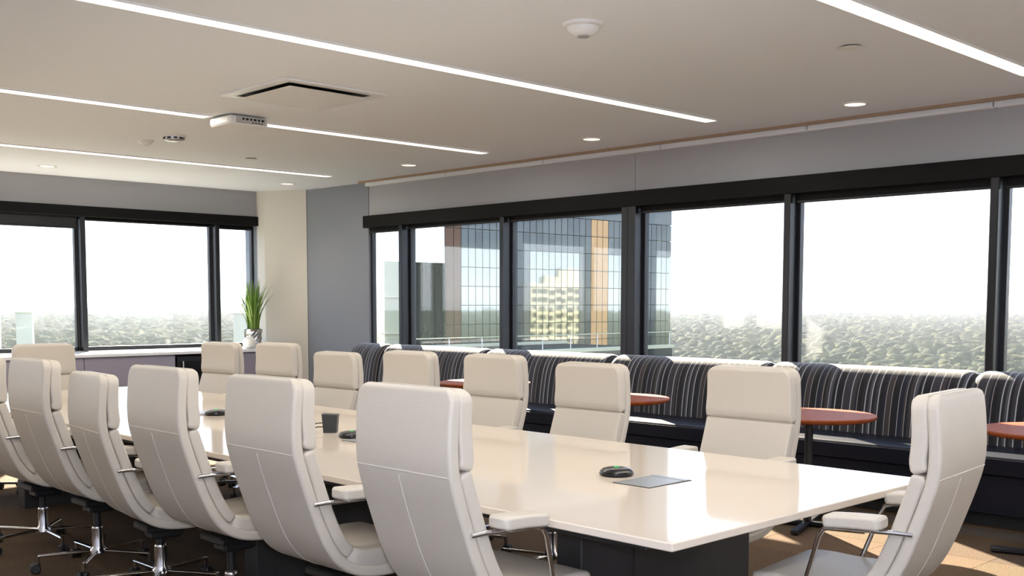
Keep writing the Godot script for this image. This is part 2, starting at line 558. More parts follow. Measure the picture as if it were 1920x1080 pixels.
func ceiling_fittings() -> void:
	var e := 0.80
	light_strip(-2.645, 0.2, 6.98, "linear ceiling light cut by the picture's top right corner", e)
	light_strip(-5.03, 0.2, 7.02, "longest linear ceiling light, between the dome sensor and the air diffuser", e)
	light_strip(-7.58, 0.2, 4.15, "linear ceiling light running left from the white ceiling box", e)
	light_strip(-7.58, 4.58, 7.00, "short linear ceiling light running right from the white ceiling box", e)
	light_strip(-10.17, 0.2, 7.05, "linear ceiling light beside the counter windows, last before the wall", e)
	light_strip(-0.2, 0.2, 6.98, "linear ceiling light above the camera, outside the picture", e)
	downlight(7.17, -3.91, "round downlight above the banquette, between the two light strips on the right")
	downlight(7.08, -6.31, "round downlight above the banquette, second from the picture's right edge")
	downlight(7.08, -8.80, "round downlight above the banquette beside the end of the short strip")
	downlight(7.16, -11.19, "round downlight just before the corner column")
	downlight(4.48, -11.50, "round downlight close to the counter window wall")
	# air diffuser: a frame flush with the ceiling and a plaque hung just below its neck
	var d := thing("air_diffuser", "square white ceiling air diffuser with a dark gap round its plaque", "vent", Vector3(4.19, CEILING, -6.33))
	for s in [-1, 1]:
		put("frame", block(Vector3(0.80, 0.016, 0.07), 0.004), M.white_gloss, d, Vector3(0, -0.006, s * 0.365))
		put("frame", block(Vector3(0.07, 0.016, 0.66), 0.004), M.white_gloss, d, Vector3(s * 0.365, -0.006, 0))
		put("neck", block(Vector3(0.66, 0.02, 0.012), 0.002), M.steel, d, Vector3(0, -0.004, s * 0.325))
		put("neck", block(Vector3(0.012, 0.02, 0.64), 0.002), M.steel, d, Vector3(s * 0.325, -0.004, 0))
	put("throat", block(Vector3(0.65, 0.004, 0.65), 0.001), M.black, d, Vector3(0, -0.002, 0))
	put("hanger", lathe([Vector2(0.0, -0.026), Vector2(0.12, -0.026), Vector2(0.12, 0.0), Vector2(0.0, 0.0)], 16), M.black, d)
	put("plaque", lathe([Vector2(0.0, -0.022), Vector2(0.40, -0.020), Vector2(0.43, -0.012), Vector2(0.40, -0.008), Vector2(0.0, -0.008)], 4, 30.0), M.white, d, Vector3(0, -0.016, 0), Vector3(0, PI / 4, 0))
	# white box on the ceiling in line with the broken light strip
	var p := thing("ceiling_projector", "white box hung from the ceiling with dark vents, interrupting a light strip", "projector", Vector3(4.36, CEILING, -7.47))
	put("body", cushion([Vector2(-0.17, 0), Vector2(0.17, 0)], 0.15, 0.066, 0.03, 0.5), M.white, p, Vector3(0, -0.045, 0))
	put("mount_plate", block(Vector3(0.22, 0.02, 0.2), 0.004), M.steel, p, Vector3(0, -0.008, 0))
	put("back_panel", block(Vector3(0.26, 0.044, 0.008), 0.003), M.silver, p, Vector3(0.02, -0.043, 0.149))
	for k in 6:
		put("socket", block(Vector3(0.018 + 0.006 * (k % 2), 0.016, 0.006), 0.002), M.black, p, Vector3(-0.05 + 0.033 * k, -0.034, 0.153))
	for k in 4:
		put("vent_slot", block(Vector3(0.014, 0.008, 0.006), 0.001), M.black, p, Vector3(0.03 + 0.026 * k, -0.056, 0.153))
	# dome sensors
	for q in [[4.16, -3.77, 1.0, "white dome sensor on the ceiling above the head of the table"], [4.39, -9.09, 0.72, "small white dome sensor beside the smoke detector"]]:
		var t := thing("dome_sensor", q[3], "sensor", Vector3(q[0], CEILING, q[1]), 0.0, "dome sensors on the ceiling")
		var f: float = q[2]
		put("base_ring", lathe([Vector2(0.0, 0.0), Vector2(0.105 * f, 0.0), Vector2(0.10 * f, -0.014 * f), Vector2(0.085 * f, -0.02 * f), Vector2(0.0, -0.02 * f)], 32), M.white, t)
		put("dome", lathe([Vector2(0.085 * f, -0.018 * f), Vector2(0.078 * f, -0.036 * f), Vector2(0.06 * f, -0.052 * f), Vector2(0.035 * f, -0.06 * f), Vector2(0.0, -0.062 * f)], 32), M.white_gloss, t)
		put("lens", lathe([Vector2(0.034 * f, -0.058 * f), Vector2(0.03 * f, -0.066 * f), Vector2(0.0, -0.068 * f)], 24), M.silver, t)
	var sm := thing("smoke_detector", "silver and white smoke detector with slots, left of the ceiling box", "smoke detector", Vector3(4.45, CEILING, -8.69))
	put("base_ring", lathe([Vector2(0.0, 0.0), Vector2(0.10, 0.0), Vector2(0.10, -0.012), Vector2(0.0, -0.012)], 32), M.white, sm)
	put("body", lathe([Vector2(0.085, -0.01), Vector2(0.082, -0.034), Vector2(0.06, -0.048), Vector2(0.0, -0.05)], 32), M.silver, sm)
	for k in 10:
		var a := TAU * k / 10
		put("slot", block(Vector3(0.006, 0.014, 0.03), 0.001), M.black, sm, Vector3(0.084 * cos(a), -0.022, 0.084 * sin(a)), Vector3(0, -a, 0))
	for q in [[5.565, -3.07, "flat sprinkler cap on the ceiling beside the top right light strip"], [5.67, -9.50, "small flat sprinkler cap between the two light strips near the counter"]]:
		var t := thing("sprinkler_cap", q[2], "sprinkler", Vector3(q[0], CEILING, q[1]), 0.0, "flat sprinkler caps")
		put("plate", lathe([Vector2(0.0, -0.012), Vector2(0.058, -0.012), Vector2(0.062, -0.009), Vector2(0.058, -0.006), Vector2(0.0, -0.006)], 28), M.white, t)
		put("collar", lathe([Vector2(0.05, -0.007), Vector2(0.05, 0.0), Vector2(0.0, 0.0)], 28), M.dark_metal, t)

# the photographer's flash: it whitens the nearest chair backs and sparks on the mullions at eye level
func camera_flash() -> void:
	var t := thing("camera_flash", "photographer's flash unit above the camera, outside the picture", "flash", Vector3(0, 1.54, 0.0), -0.771)
	put("body", block(Vector3(0.075, 0.06, 0.08), 0.008), M.black, t, Vector3(0, 0, 0.09))
	put("foot", block(Vector3(0.05, 0.05, 0.05), 0.006), M.black, t, Vector3(0, -0.045, 0.10))
	put("flash_lamp", block(Vector3(0.065, 0.045, 0.006), 0.002), M.lamp, t, Vector3(0, 0, 0.047))
	var o := OmniLight3D.new()
	o.name = "flash_glow"
	o.light_color = Color(0.88, 0.915, 1.0)
	o.light_energy = 6.8
	o.light_size = 0.04
	o.omni_range = 30.0
	o.omni_attenuation = 2.0
	o.shadow_enabled = true
	t.add_child(o)

# ------------------------------------------------------------------ chairs

var chair0: Node3D
const LIFTED := ["shell", "headrest", "backrest", "seat", "armrest", "seam", "mechanism"]

func build_chair() -> Node3D:
	# faces +x; the origin lies on the floor under the seat; the top of the back is 1.12 m up at x = -0.345
	var t := thing("conference_chair", "", "chair", Vector3.ZERO, 0.0, "white leather conference chairs round the table")
	var back := [Vector2(-0.322, 1.12), Vector2(-0.332, 1.04), Vector2(-0.338, 0.94), Vector2(-0.333, 0.86), Vector2(-0.312, 0.78), Vector2(-0.278, 0.68), Vector2(-0.24, 0.58), Vector2(-0.198, 0.50), Vector2(-0.145, 0.44), Vector2(-0.07, 0.403), Vector2(0.03, 0.389), Vector2(0.14, 0.392), Vector2(0.24, 0.405)]
	put("shell", cushion(back, 0.245, 0.043, 0.05, 0.6, 0.05), M.leather, t)
	put("headrest", cushion([Vector2(-0.279, 1.117), Vector2(-0.286, 1.04), Vector2(-0.288, 0.96), Vector2(-0.284, 0.91), Vector2(-0.292, 0.872)], 0.238, 0.054, 0.05, 0.42, 0.04, 0.012), M.leather, t)
	put("backrest", cushion([Vector2(-0.292, 0.868), Vector2(-0.27, 0.80), Vector2(-0.236, 0.70), Vector2(-0.198, 0.60), Vector2(-0.157, 0.52), Vector2(-0.115, 0.475)], 0.236, 0.048, 0.012, 0.45), M.leather, t)
	put("seat", cushion([Vector2(-0.13, 0.462), Vector2(-0.04, 0.443), Vector2(0.08, 0.438), Vector2(0.18, 0.442), Vector2(0.255, 0.438), Vector2(0.285, 0.42)], 0.236, 0.072, 0.05, 0.6), M.leather, t)
	# stitched seams on the outside of the back
	var sp := smooth_path(back, 0.02)
	var line := []
	for p in sp:
		if p.y < 0.856 and p.x < -0.03:
			line.append(p)
	var pts := []
	for i in line.size():
		var tn: Vector2 = (line[mini(i + 1, line.size() - 1)] - line[maxi(i - 1, 0)]).normalized()
		var o: Vector2 = line[i] + Vector2(tn.y, -tn.x) * 0.0210
		pts.append(Vector3(o.x, o.y, -0.015))
	put("seam", tube(pts, 0.0019, 6), M.stitch, t)
	var hz := []
	for k in 13:
		hz.append(Vector3(-0.3540, 0.856, -0.225 + 0.45 * k / 12.0))
	put("seam", tube(hz, 0.0017, 6), M.stitch, t)
	for s in [-1, 1]:
		var pad := put("armrest", cushion([Vector2(-0.125, 0.006), Vector2(-0.03, 0.003), Vector2(0.07, -0.005)], 0.046, 0.042, 0.02, 0.5), M.leather, t, Vector3(-0.075, 0.702, s * 0.268))
		var z: float = -s * 0.028
		put("arm_frame", join([
			[tube([Vector3(-0.205, -0.026, z), Vector3(-0.15, -0.025, z * 0.9), Vector3(-0.10, -0.024, z * 0.3), Vector3(0.0, -0.024, 0), Vector3(0.05, -0.029, 0), Vector3(0.078, -0.038, 0), Vector3(0.094, -0.065, 0), Vector3(0.125, -0.16, z * 0.4), Vector3(0.165, -0.275, z)], 0.0085, 8), Transform3D()],
			[block(Vector3(0.16, 0.006, 0.05), 0.002), moved(Vector3(-0.01, -0.024, 0), Vector3(0, 0, -0.05))],
		]), M.chrome, pad)
	put("mechanism", join([[block(Vector3(0.26, 0.035, 0.2), 0.008), moved(Vector3(0.03, 0.352, 0))], [block(Vector3(0.16, 0.05, 0.11), 0.01), moved(Vector3(0.02, 0.318, 0))], [tube([Vector3(0.05, 0.325, -0.05), Vector3(0.07, 0.33, -0.2), Vector3(0.08, 0.335, -0.24)], 0.006, 8), Transform3D()]]), M.black, t)
	put("gas_spring", lathe([Vector2(0.0, 0.33), Vector2(0.019, 0.33), Vector2(0.019, 0.20), Vector2(0.0, 0.20)], 20), M.black, t)
	put("column_sleeve", lathe([Vector2(0.0, 0.225), Vector2(0.027, 0.225), Vector2(0.031, 0.215), Vector2(0.031, 0.12), Vector2(0.045, 0.10), Vector2(0.045, 0.078), Vector2(0.0, 0.078)], 24), M.chrome, t)
	var leg := join([
		[tube([Vector3(0.03, 0.094, 0), Vector3(0.16, 0.093, 0), Vector3(0.30, 0.09, 0)], 0.012, 8, 0.75), Transform3D()],
		[lathe([Vector2(0.0, 0.097), Vector2(0.011, 0.097), Vector2(0.011, 0.052), Vector2(0.0, 0.052)], 12), moved(Vector3(0.30, 0, 0))]])
	var wheel := lathe([Vector2(0.0, -0.011), Vector2(0.021, -0.011), Vector2(0.026, -0.006), Vector2(0.026, 0.006), Vector2(0.021, 0.011), Vector2(0.0, 0.011)], 18)
	var castor := join([[wheel, moved(Vector3(0.31, 0.026, 0.015), Vector3(PI / 2, 0, 0))], [wheel, moved(Vector3(0.31, 0.026, -0.015), Vector3(PI / 2, 0, 0))], [block(Vector3(0.03, 0.03, 0.016), 0.005), moved(Vector3(0.303, 0.043, 0))]])
	for k in 5:
		var l := put("leg", leg, M.chrome, t, Vector3.ZERO, Vector3(0, TAU * k / 5 + 0.3, 0))
		put("caster", castor, M.black, l)
	return t

# top: height of the back's top edge; (x, z): where the outer face of the back stands at that height; facing in degrees from +x, turning to -z
func chair(x: float, z: float, top: float, facing: float, label: String, swivel := 0.0) -> void:
	var first := chair0 == null
	if first:
		chair0 = build_chair()
	var c: Node3D = chair0
	if not first:
		c = chair0.duplicate()
		c.name = numbered("conference_chair")
		add_child(c)
		for k in c.get_child_count():
			c.get_child(k).transform = chair_rest[k]
	else:
		for n in c.get_children():
			chair_rest.append(n.transform)
	c.set_meta("label", label)
	var a := deg_to_rad(facing)
	c.rotation.y = a
	c.position = Vector3(x, 0, z) + Vector3(cos(a), 0, -sin(a)) * 0.347
	for n in c.get_children():
		for w in LIFTED:
			if str(n.name).begins_with(w):
				n.position.y += top - 1.12
		if str(n.name).begins_with("leg") or str(n.name).begins_with("column"):
			n.rotation.y += swivel
		if str(n.name).begins_with("gas"):
			n.position.y += minf(top - 1.12, 0.06)

var chair_rest := []

func chairs() -> void:
	# backs towards the camera, along the side of the table away from the banquette
	chair(2.088, -2.635, 1.165, 0, "white leather high-back chair seen from behind, closest to the table's near corner", 0.328)
	chair(2.07, -3.44, 1.153, 0, "white high-back chair seen from behind, second from the table's near corner", 0.2)
	chair(2.08, -4.29, 1.152, 0, "white high-back chair seen from behind, third from the table's near corner", 0.35)
	chair(2.11, -5.06, 1.088, -6, "white chair seen from behind, set lower than its neighbours and turned a little", 0.1)
	chair(2.07, -5.67, 1.132, 0, "white high-back chair seen from behind, fifth from the table's near corner", 0.0)
	chair(2.07, -6.42, 1.120, 0, "white high-back chair seen from behind, cut by the picture's left edge", 0.6)
	# fronts towards the camera, on the banquette side
	chair(4.43, -2.885, 1.120, 180, "cream chair facing the camera, first on the banquette side from the near corner", 0.3)
	chair(4.43, -3.90, 1.095, 180, "cream chair facing the camera, second on the banquette side from the near corner", 0.9)
	chair(4.43, -4.66, 1.114, 180, "cream chair facing the camera, third on the banquette side from the near corner", 0.5)
	chair(4.42, -5.44, 1.109, 180, "cream chair facing the camera, fourth on the banquette side from the near corner", 0.1)
	chair(4.42, -6.24, 1.077, 180, "cream chair facing the camera in front of the grey column face", 0.7)
	chair(4.52, -7.16, 1.112, 184, "cream chair facing the camera below the potted grass", 0.4)
	chair(4.45, -7.88, 1.099, 184, "cream chair facing the camera in front of the black refrigerator", 0.328)
	# heads of the table
	chair(3.51, -1.505, 1.132, 96, "white chair at the near head of the table, seen from behind its side", 0.4)
	chair(3.34, -8.80, 1.090, -90, "cream chair at the far head of the table, below the window mullion", 0.2)
	chair(2.60, -8.72, 1.085, -78, "cream chair at the far table end, showing only an edge at the picture's left", 0.5)

# ------------------------------------------------------------------ the table and what lies on it

func table() -> void:
	var t := thing("conference_table", "long white glossy stone conference table on dark panel legs", "table", Vector3(3.25, 0, -5.15))
	var top := block(Vector3(1.62, 0.026, 6.58), 0.003)
	put("tabletop", top, M.quartz, t, Vector3(0, 0.727, 0))
	for s in [-1, 1]:
		put("rail", block(Vector3(0.03, 0.028, 6.3), 0.003), M.black, t, Vector3(s * 0.74, 0.70, 0))
		put("apron", block(Vector3(0.02, 0.06, 6.0), 0.003), M.charcoal, t, Vector3(s * 0.60, 0.685, 0))
		put("rail", block(Vector3(1.30, 0.028, 0.03), 0.003), M.black, t, Vector3(0, 0.70, s * 3.1))
	for k in 3:
		var z: float = [2.60, 0.47, -2.55][k]
		var leg := put("panel_leg", block(Vector3(1.03, 0.71, 0.12), 0.004), M.charcoal, t, Vector3(0.02, 0.355, z))
		put("panel_joint", block(Vector3(0.006, 0.70, 0.004), 0.001), M.black, leg, Vector3(-0.23, 0, 0.0612))
	# cable covers let into the top
	for q in [[3.243, -2.57, "grey metal cable cover in the tabletop by the near head of the table"], [3.243, -4.32, "grey metal cable cover in the tabletop beside the second microphone"], [3.243, -6.1, "grey metal cable cover in the tabletop before the far half of the table"]]:
		var c := thing("cable_cover", q[2], "cable cover", Vector3(q[0], 0.741, q[1]), 0.0, "cable covers in the tabletop")
		put("plate", block(Vector3(0.205, 0.004, 0.17), 0.0015), M.steel, c, Vector3(-0.022, 0.001, 0))
		put("flap", block(Vector3(0.036, 0.004, 0.17), 0.0015), M.steel, c, Vector3(0.107, 0.001, 0))
		put("slot", block(Vector3(0.26, 0.002, 0.178), 0.0008), M.black, c, Vector3(0, 0.0, 0))
	# microphones
	for q in [[3.262, -2.765, "black round table microphone with a green light, next to the near cable cover"], [3.222, -4.475, "black round table microphone beside the dark wedge-shaped speaker"], [3.277, -5.94, "black round table microphone at the end of a grey cable"]]:
		var p := thing("table_microphone", q[2], "microphone", Vector3(q[0], 0.74, q[1]), 0.0, "table microphones")
		put("body", lathe([Vector2(0.0, 0.0), Vector2(0.062, 0.0), Vector2(0.067, 0.007), Vector2(0.066, 0.018), Vector2(0.056, 0.027), Vector2(0.035, 0.032), Vector2(0.0, 0.033)], 32), M.black_gloss, p)
		put("button", block(Vector3(0.03, 0.004, 0.018), 0.0015), M.led_green, p, Vector3(0, 0.0335, 0), Vector3(0, 0.77, 0))
		put("grille_ring", lathe([Vector2(0.063, 0.0045), Vector2(0.0685, 0.007), Vector2(0.0685, 0.011), Vector2(0.064, 0.013)], 32), M.dark_metal, p)
	# wedge-shaped speaker with two leads
	var w := thing("tabletop_speaker", "dark grey wedge-shaped speaker with two short leads standing on the table", "speaker", Vector3(3.27, 0.74, -4.73), -0.78)
	put("body", loft([PackedVector3Array([Vector3(-0.033, 0, -0.03), Vector3(0.033, 0, -0.03), Vector3(0.033, 0, 0.03), Vector3(-0.033, 0, 0.03)]), PackedVector3Array([Vector3(-0.041, 0.098, -0.034), Vector3(0.041, 0.094, -0.034), Vector3(0.041, 0.094, 0.034), Vector3(-0.041, 0.098, 0.034)])], 20.0), M.charcoal, w)
	for k in 2:
		put("lead", tube([Vector3(-0.036, 0.05 - 0.022 * k, 0), Vector3(-0.07, 0.048 - 0.02 * k, 0.004), Vector3(-0.10, 0.036 - 0.02 * k, 0.006), Vector3(-0.14, 0.006, 0.01), Vector3(-0.19, 0.004, 0.03 * k)], 0.003, 6), M.black, w)
	tag(put("cable", tube([Vector3(3.245, 0.7445, -5.97), Vector3(3.16, 0.7445, -6.02), Vector3(3.07, 0.7445, -6.0), Vector3(2.98, 0.7445, -5.99), Vector3(2.90, 0.7445, -6.02)], 0.0045, 6), M.cable, self), "grey cable lying on the table beside a microphone", "cable")

# ------------------------------------------------------------------ banquette and round tables

func backrest_mesh(z0: float, z1: float) -> ArrayMesh:
	var prof := [Vector2(7.37, 0.42), Vector2(7.377, 0.52), Vector2(7.392, 0.63), Vector2(7.412, 0.73), Vector2(7.43, 0.79), Vector2(7.453, 0.84), Vector2(7.487, 0.887), Vector2(7.53, 0.923), Vector2(7.58, 0.943), Vector2(7.625, 0.949), Vector2(7.66, 0.94), Vector2(7.683, 0.91), Vector2(7.685, 0.42)]
	var nor := []
	var along := [0.0]
	for i in prof.size():
		var d: Vector2 = prof[mini(i + 1, prof.size() - 1)] - prof[maxi(i - 1, 0)]
		nor.append(Vector2(-d.y, d.x).normalized())
		if i > 0:
			along.append(along[-1] + prof[i].distance_to(prof[i - 1]))
	var rings := []
	var uv := PackedVector2Array()
	var offs := [0.0, 0.006, 0.015, 0.03, 0.05, 0.075]
	var zs := []
	for o in offs:
		zs.append(z0 + o)
	for k in range(1, 8):
		zs.append(lerpf(z0 + 0.075, z1 - 0.075, k / 8.0))
	for k in range(5, -1, -1):
		zs.append(z1 - offs[k])
	for z in zs:
		var e := minf(z - z0, z1 - z)
		var lost := 1.0 - minf(e / 0.075, 1.0)
		var shrink := 0.055 * (1.0 - sqrt(1.0 - lost * lost))
		var r := PackedVector3Array()
		for i in prof.size():
			var p: Vector2 = prof[i] - nor[i] * shrink * (1.0 if i < 12 else 0.0)
			r.append(Vector3(p.x, maxf(p.y, 0.42), z))
			uv.append(Vector2(z / 0.66, along[i] / 0.66))
		rings.append(r)
	return loft(rings, 50.0, uv)

func banquette() -> void:
	var zs := [-10.41, -9.80, -8.14, -6.45, -4.80, -3.165, -1.53]
	var said := ["narrow striped banquette unit against the corner column", "striped banquette unit behind the fourth cream chair", "striped banquette unit behind the third cream chair", "striped banquette unit before the window with the gold-striped tower", "striped banquette unit with a round wood table, left of the head chair", "striped banquette unit at the picture's right edge, behind the head chair"]
	for i in 6:
		var z0: float = zs[i] + 0.002
		var z1: float = zs[i + 1] - 0.002
		var zc := (z0 + z1) / 2
		var t := thing("banquette_unit", said[i] if said.size() > i else "", "bench", Vector3(0, 0, zc), 0.0, "banquette units along the window")
		put("backrest", backrest_mesh(z0 - zc, z1 - zc), M.stripes, t)
		var h := (z1 - z0) / 2
		put("seat", cushion([Vector2(7.40, 0.40), Vector2(7.2, 0.402), Vector2(6.98, 0.402), Vector2(6.84, 0.40)], h, 0.13, 0.012, 0.35), M.navy, t)
		put("base", box_between(Vector3(6.875, 0.09, -h), Vector3(7.68, 0.345, h), 0.006), M.navy, t)
		put("plinth", box_between(Vector3(6.96, 0.0, -h), Vector3(7.68, 0.09, h), 0.002), M.plinth, t)

func round_tables() -> void:
	var spots := [[6.12, -3.60, "round reddish wood table before the banquette, behind the first cream chair"], [6.15, -5.24, "round reddish wood table half hidden by the second cream chair"], [6.34, -2.18, "round reddish wood table cut by the picture's right edge"], [6.50, -7.04, "round wood table with a white glare, between the third and fourth cream chairs"]]
	var t0: Node3D = null
	for q in spots:
		var t: Node3D
		if t0 == null:
			t = thing("round_table", q[2], "table", Vector3(q[0], 0, q[1]), 0.0, "small round tables along the banquette")
			put("tabletop", lathe([Vector2(0.0, 0.69), Vector2(0.385, 0.69), Vector2(0.405, 0.698), Vector2(0.41, 0.71), Vector2(0.407, 0.718), Vector2(0.40, 0.72), Vector2(0.0, 0.72)], 56, 30.0), M.wood, t)
			put("pole", lathe([Vector2(0.0, 0.66), Vector2(0.026, 0.66), Vector2(0.026, 0.04), Vector2(0.0, 0.04)], 20), M.black, t)
			put("top_plate", lathe([Vector2(0.0, 0.69), Vector2(0.09, 0.69), Vector2(0.09, 0.682), Vector2(0.045, 0.66), Vector2(0.0, 0.655)], 24), M.dark_metal, t)
			for k in 4:
				put("foot", box_between(Vector3(0.0, 0.006, -0.026), Vector3(0.33, 0.034, 0.026), 0.006), M.dark_metal, t, Vector3.ZERO, Vector3(0, PI / 2 * k + 0.3, 0))
			t0 = t
		else:
			t = t0.duplicate()
			t.name = numbered("round_table")
			add_child(t)
			t.position = Vector3(q[0], 0, q[1])
			t.set_meta("label", q[2])

# ------------------------------------------------------------------ counter along the other window wall

# away from the column behind the pot
func dir_ok(a: float) -> bool:
	return cos(a) * 0.75 - sin(a) * 0.66 < 0.2

func counter() -> void:
	var edges := [2.3, 3.2, 4.04, 4.88, 5.94]
	var said := ["lavender-grey cabinet under the counter, outside the picture's left edge", "lavender-grey cabinet under the counter, left of the far head chair", "lavender-grey cabinet under the counter behind the far head chair", "wide lavender-grey cabinet between the far head chair and the refrigerator"]
	for i in 4:
		var w: float = edges[i + 1] - edges[i]
		var t := thing("base_cabinet", said[i], "cabinet", Vector3((edges[i] + edges[i + 1]) / 2, 0, -11.98), 0.0, "cabinets under the counter")
		put("body", box_between(Vector3(-w / 2, 0.08, -0.30), Vector3(w / 2, 0.815, 0.285), 0.002), M.cabinet, t)
		put("door", box_between(Vector3(-w / 2 + 0.003, 0.085, 0.286), Vector3(w / 2 - 0.003, 0.805, 0.306), 0.003), M.cabinet, t)
		put("kick_plate", box_between(Vector3(-w / 2, 0.0, -0.3), Vector3(w / 2, 0.08, 0.23), 0.001), M.plinth, t)
	var t2 := thing("base_cabinet", "narrow lavender-grey cabinet under the potted grass", "cabinet", Vector3(6.935, 0, -11.98), 0.0, "cabinets under the counter")
	put("body", box_between(Vector3(-0.355, 0.08, -0.30), Vector3(0.355, 0.815, 0.285), 0.002), M.cabinet, t2)
	put("door", box_between(Vector3(-0.352, 0.085, 0.286), Vector3(0.352, 0.805, 0.306), 0.003), M.cabinet, t2)
	put("kick_plate", box_between(Vector3(-0.355, 0.0, -0.3), Vector3(0.355, 0.08, 0.23), 0.001), M.plinth, t2)
	var f := thing("refrigerator", "small black refrigerator with a steel handle under the counter", "refrigerator", Vector3(6.26, 0, -11.98))
	put("body", box_between(Vector3(-0.305, 0.02, -0.30), Vector3(0.305, 0.80, 0.26), 0.004), M.black, f)
	var d := put("door", box_between(Vector3(-0.30, 0.06, 0.262), Vector3(0.30, 0.795, 0.305), 0.006), M.black_gloss, f)
	put("handle", join([[tube([Vector3(-0.235, 0.74, 0.335), Vector3(-0.235, 0.42, 0.335)], 0.008, 10), Transform3D()], [tube([Vector3(-0.235, 0.72, 0.30), Vector3(-0.235, 0.72, 0.335)], 0.006, 8), Transform3D()], [tube([Vector3(-0.235, 0.44, 0.30), Vector3(-0.235, 0.44, 0.335)], 0.006, 8), Transform3D()]]), M.chrome, d)
	put("control_strip", box_between(Vector3(-0.295, 0.735, 0.305), Vector3(0.295, 0.79, 0.309), 0.001), M.dark_metal, d)
	tag(put("countertop", box_between(Vector3(2.3, 0.817, WALL_Z + 0.002), Vector3(7.40, 0.852, -11.65), 0.004), M.counter, self), "long white countertop under the windows", "countertop")
	# grass in a crumpled silver pot
	var p := thing("potted_grass", "tall green grass in a crumpled silver pot beside the corner column", "plant", Vector3(7.14, 0.852, -11.98))
	rng.seed = 9
	var rings := []
	for j in 9:
		var r := PackedVector3Array()
		for i in 26:
			var a := TAU * i / 26
			var rad := 0.095 + 0.018 * j / 8.0 + (rng.randf_range(-0.006, 0.006) if j > 0 and j < 8 else 0.0)
			r.append(Vector3(rad * cos(a), 0.235 * j / 8.0, rad * sin(a)))
		rings.append(r)
	put("pot", loft(rings, 5.0), M.crumpled, p)
	put("soil", lathe([Vector2(0.0, 0.2), Vector2(0.1, 0.2), Vector2(0.1, 0.237), Vector2(0.0, 0.237)], 24), M.plinth, p)
	for i in 120:
		var a := rng.randf() * TAU
		var r0 := 0.075 * sqrt(rng.randf())
		var lean := rng.randf_range(0.02, 0.15) * (1.0 if i % 6 else 1.6)
		if dir_ok(a) and i % 4 == 0:
			lean = rng.randf_range(0.17, 0.25)
		var hgt := rng.randf_range(0.40, 0.70) * (1.0 if i % 6 else 0.75)
		var wid := rng.randf_range(0.008, 0.013)
		var dir := Vector3(cos(a), 0, sin(a))
		var side := Vector3(-sin(a), 0, cos(a)).rotated(Vector3.UP, rng.randf_range(-0.8, 0.8))
		var blade := []
		for k in 6:
			var u := k / 5.0
			var c := dir * (r0 + lean * u * u) + Vector3(0, 0.23 + hgt * u * (1.0 - 0.08 * u), 0)
			var ww := wid * (1.0 - u * u * 0.93)
			blade.append(PackedVector3Array([c - side * ww, c + dir * 0.0012 + Vector3(0, 0.0005, 0), c + side * ww, c - dir * 0.0012]))
		put("blade", loft(blade, 30.0), M.leaf[rng.randi_range(0, 3)], p)
	tag(put("decor_ball", lathe([Vector2(0.0, 0.0), Vector2(0.03, 0.003), Vector2(0.06, 0.018), Vector2(0.079, 0.045), Vector2(0.084, 0.075), Vector2(0.074, 0.108), Vector2(0.05, 0.134), Vector2(0.02, 0.147), Vector2(0.0, 0.149)], 28), M.white, self, Vector3(6.99, 0.852, -11.82)), "round white ornament in front of the silver pot", "ornament")
	tag(put("candle", lathe([Vector2(0.0, 0.0), Vector2(0.03, 0.0), Vector2(0.03, 0.09), Vector2(0.024, 0.095), Vector2(0.0, 0.088)], 20), M.white, self, Vector3(6.48, 0.852, -11.95)), "short white candle on the counter beside the mullion", "candle")

# ------------------------------------------------------------------ outside the windows

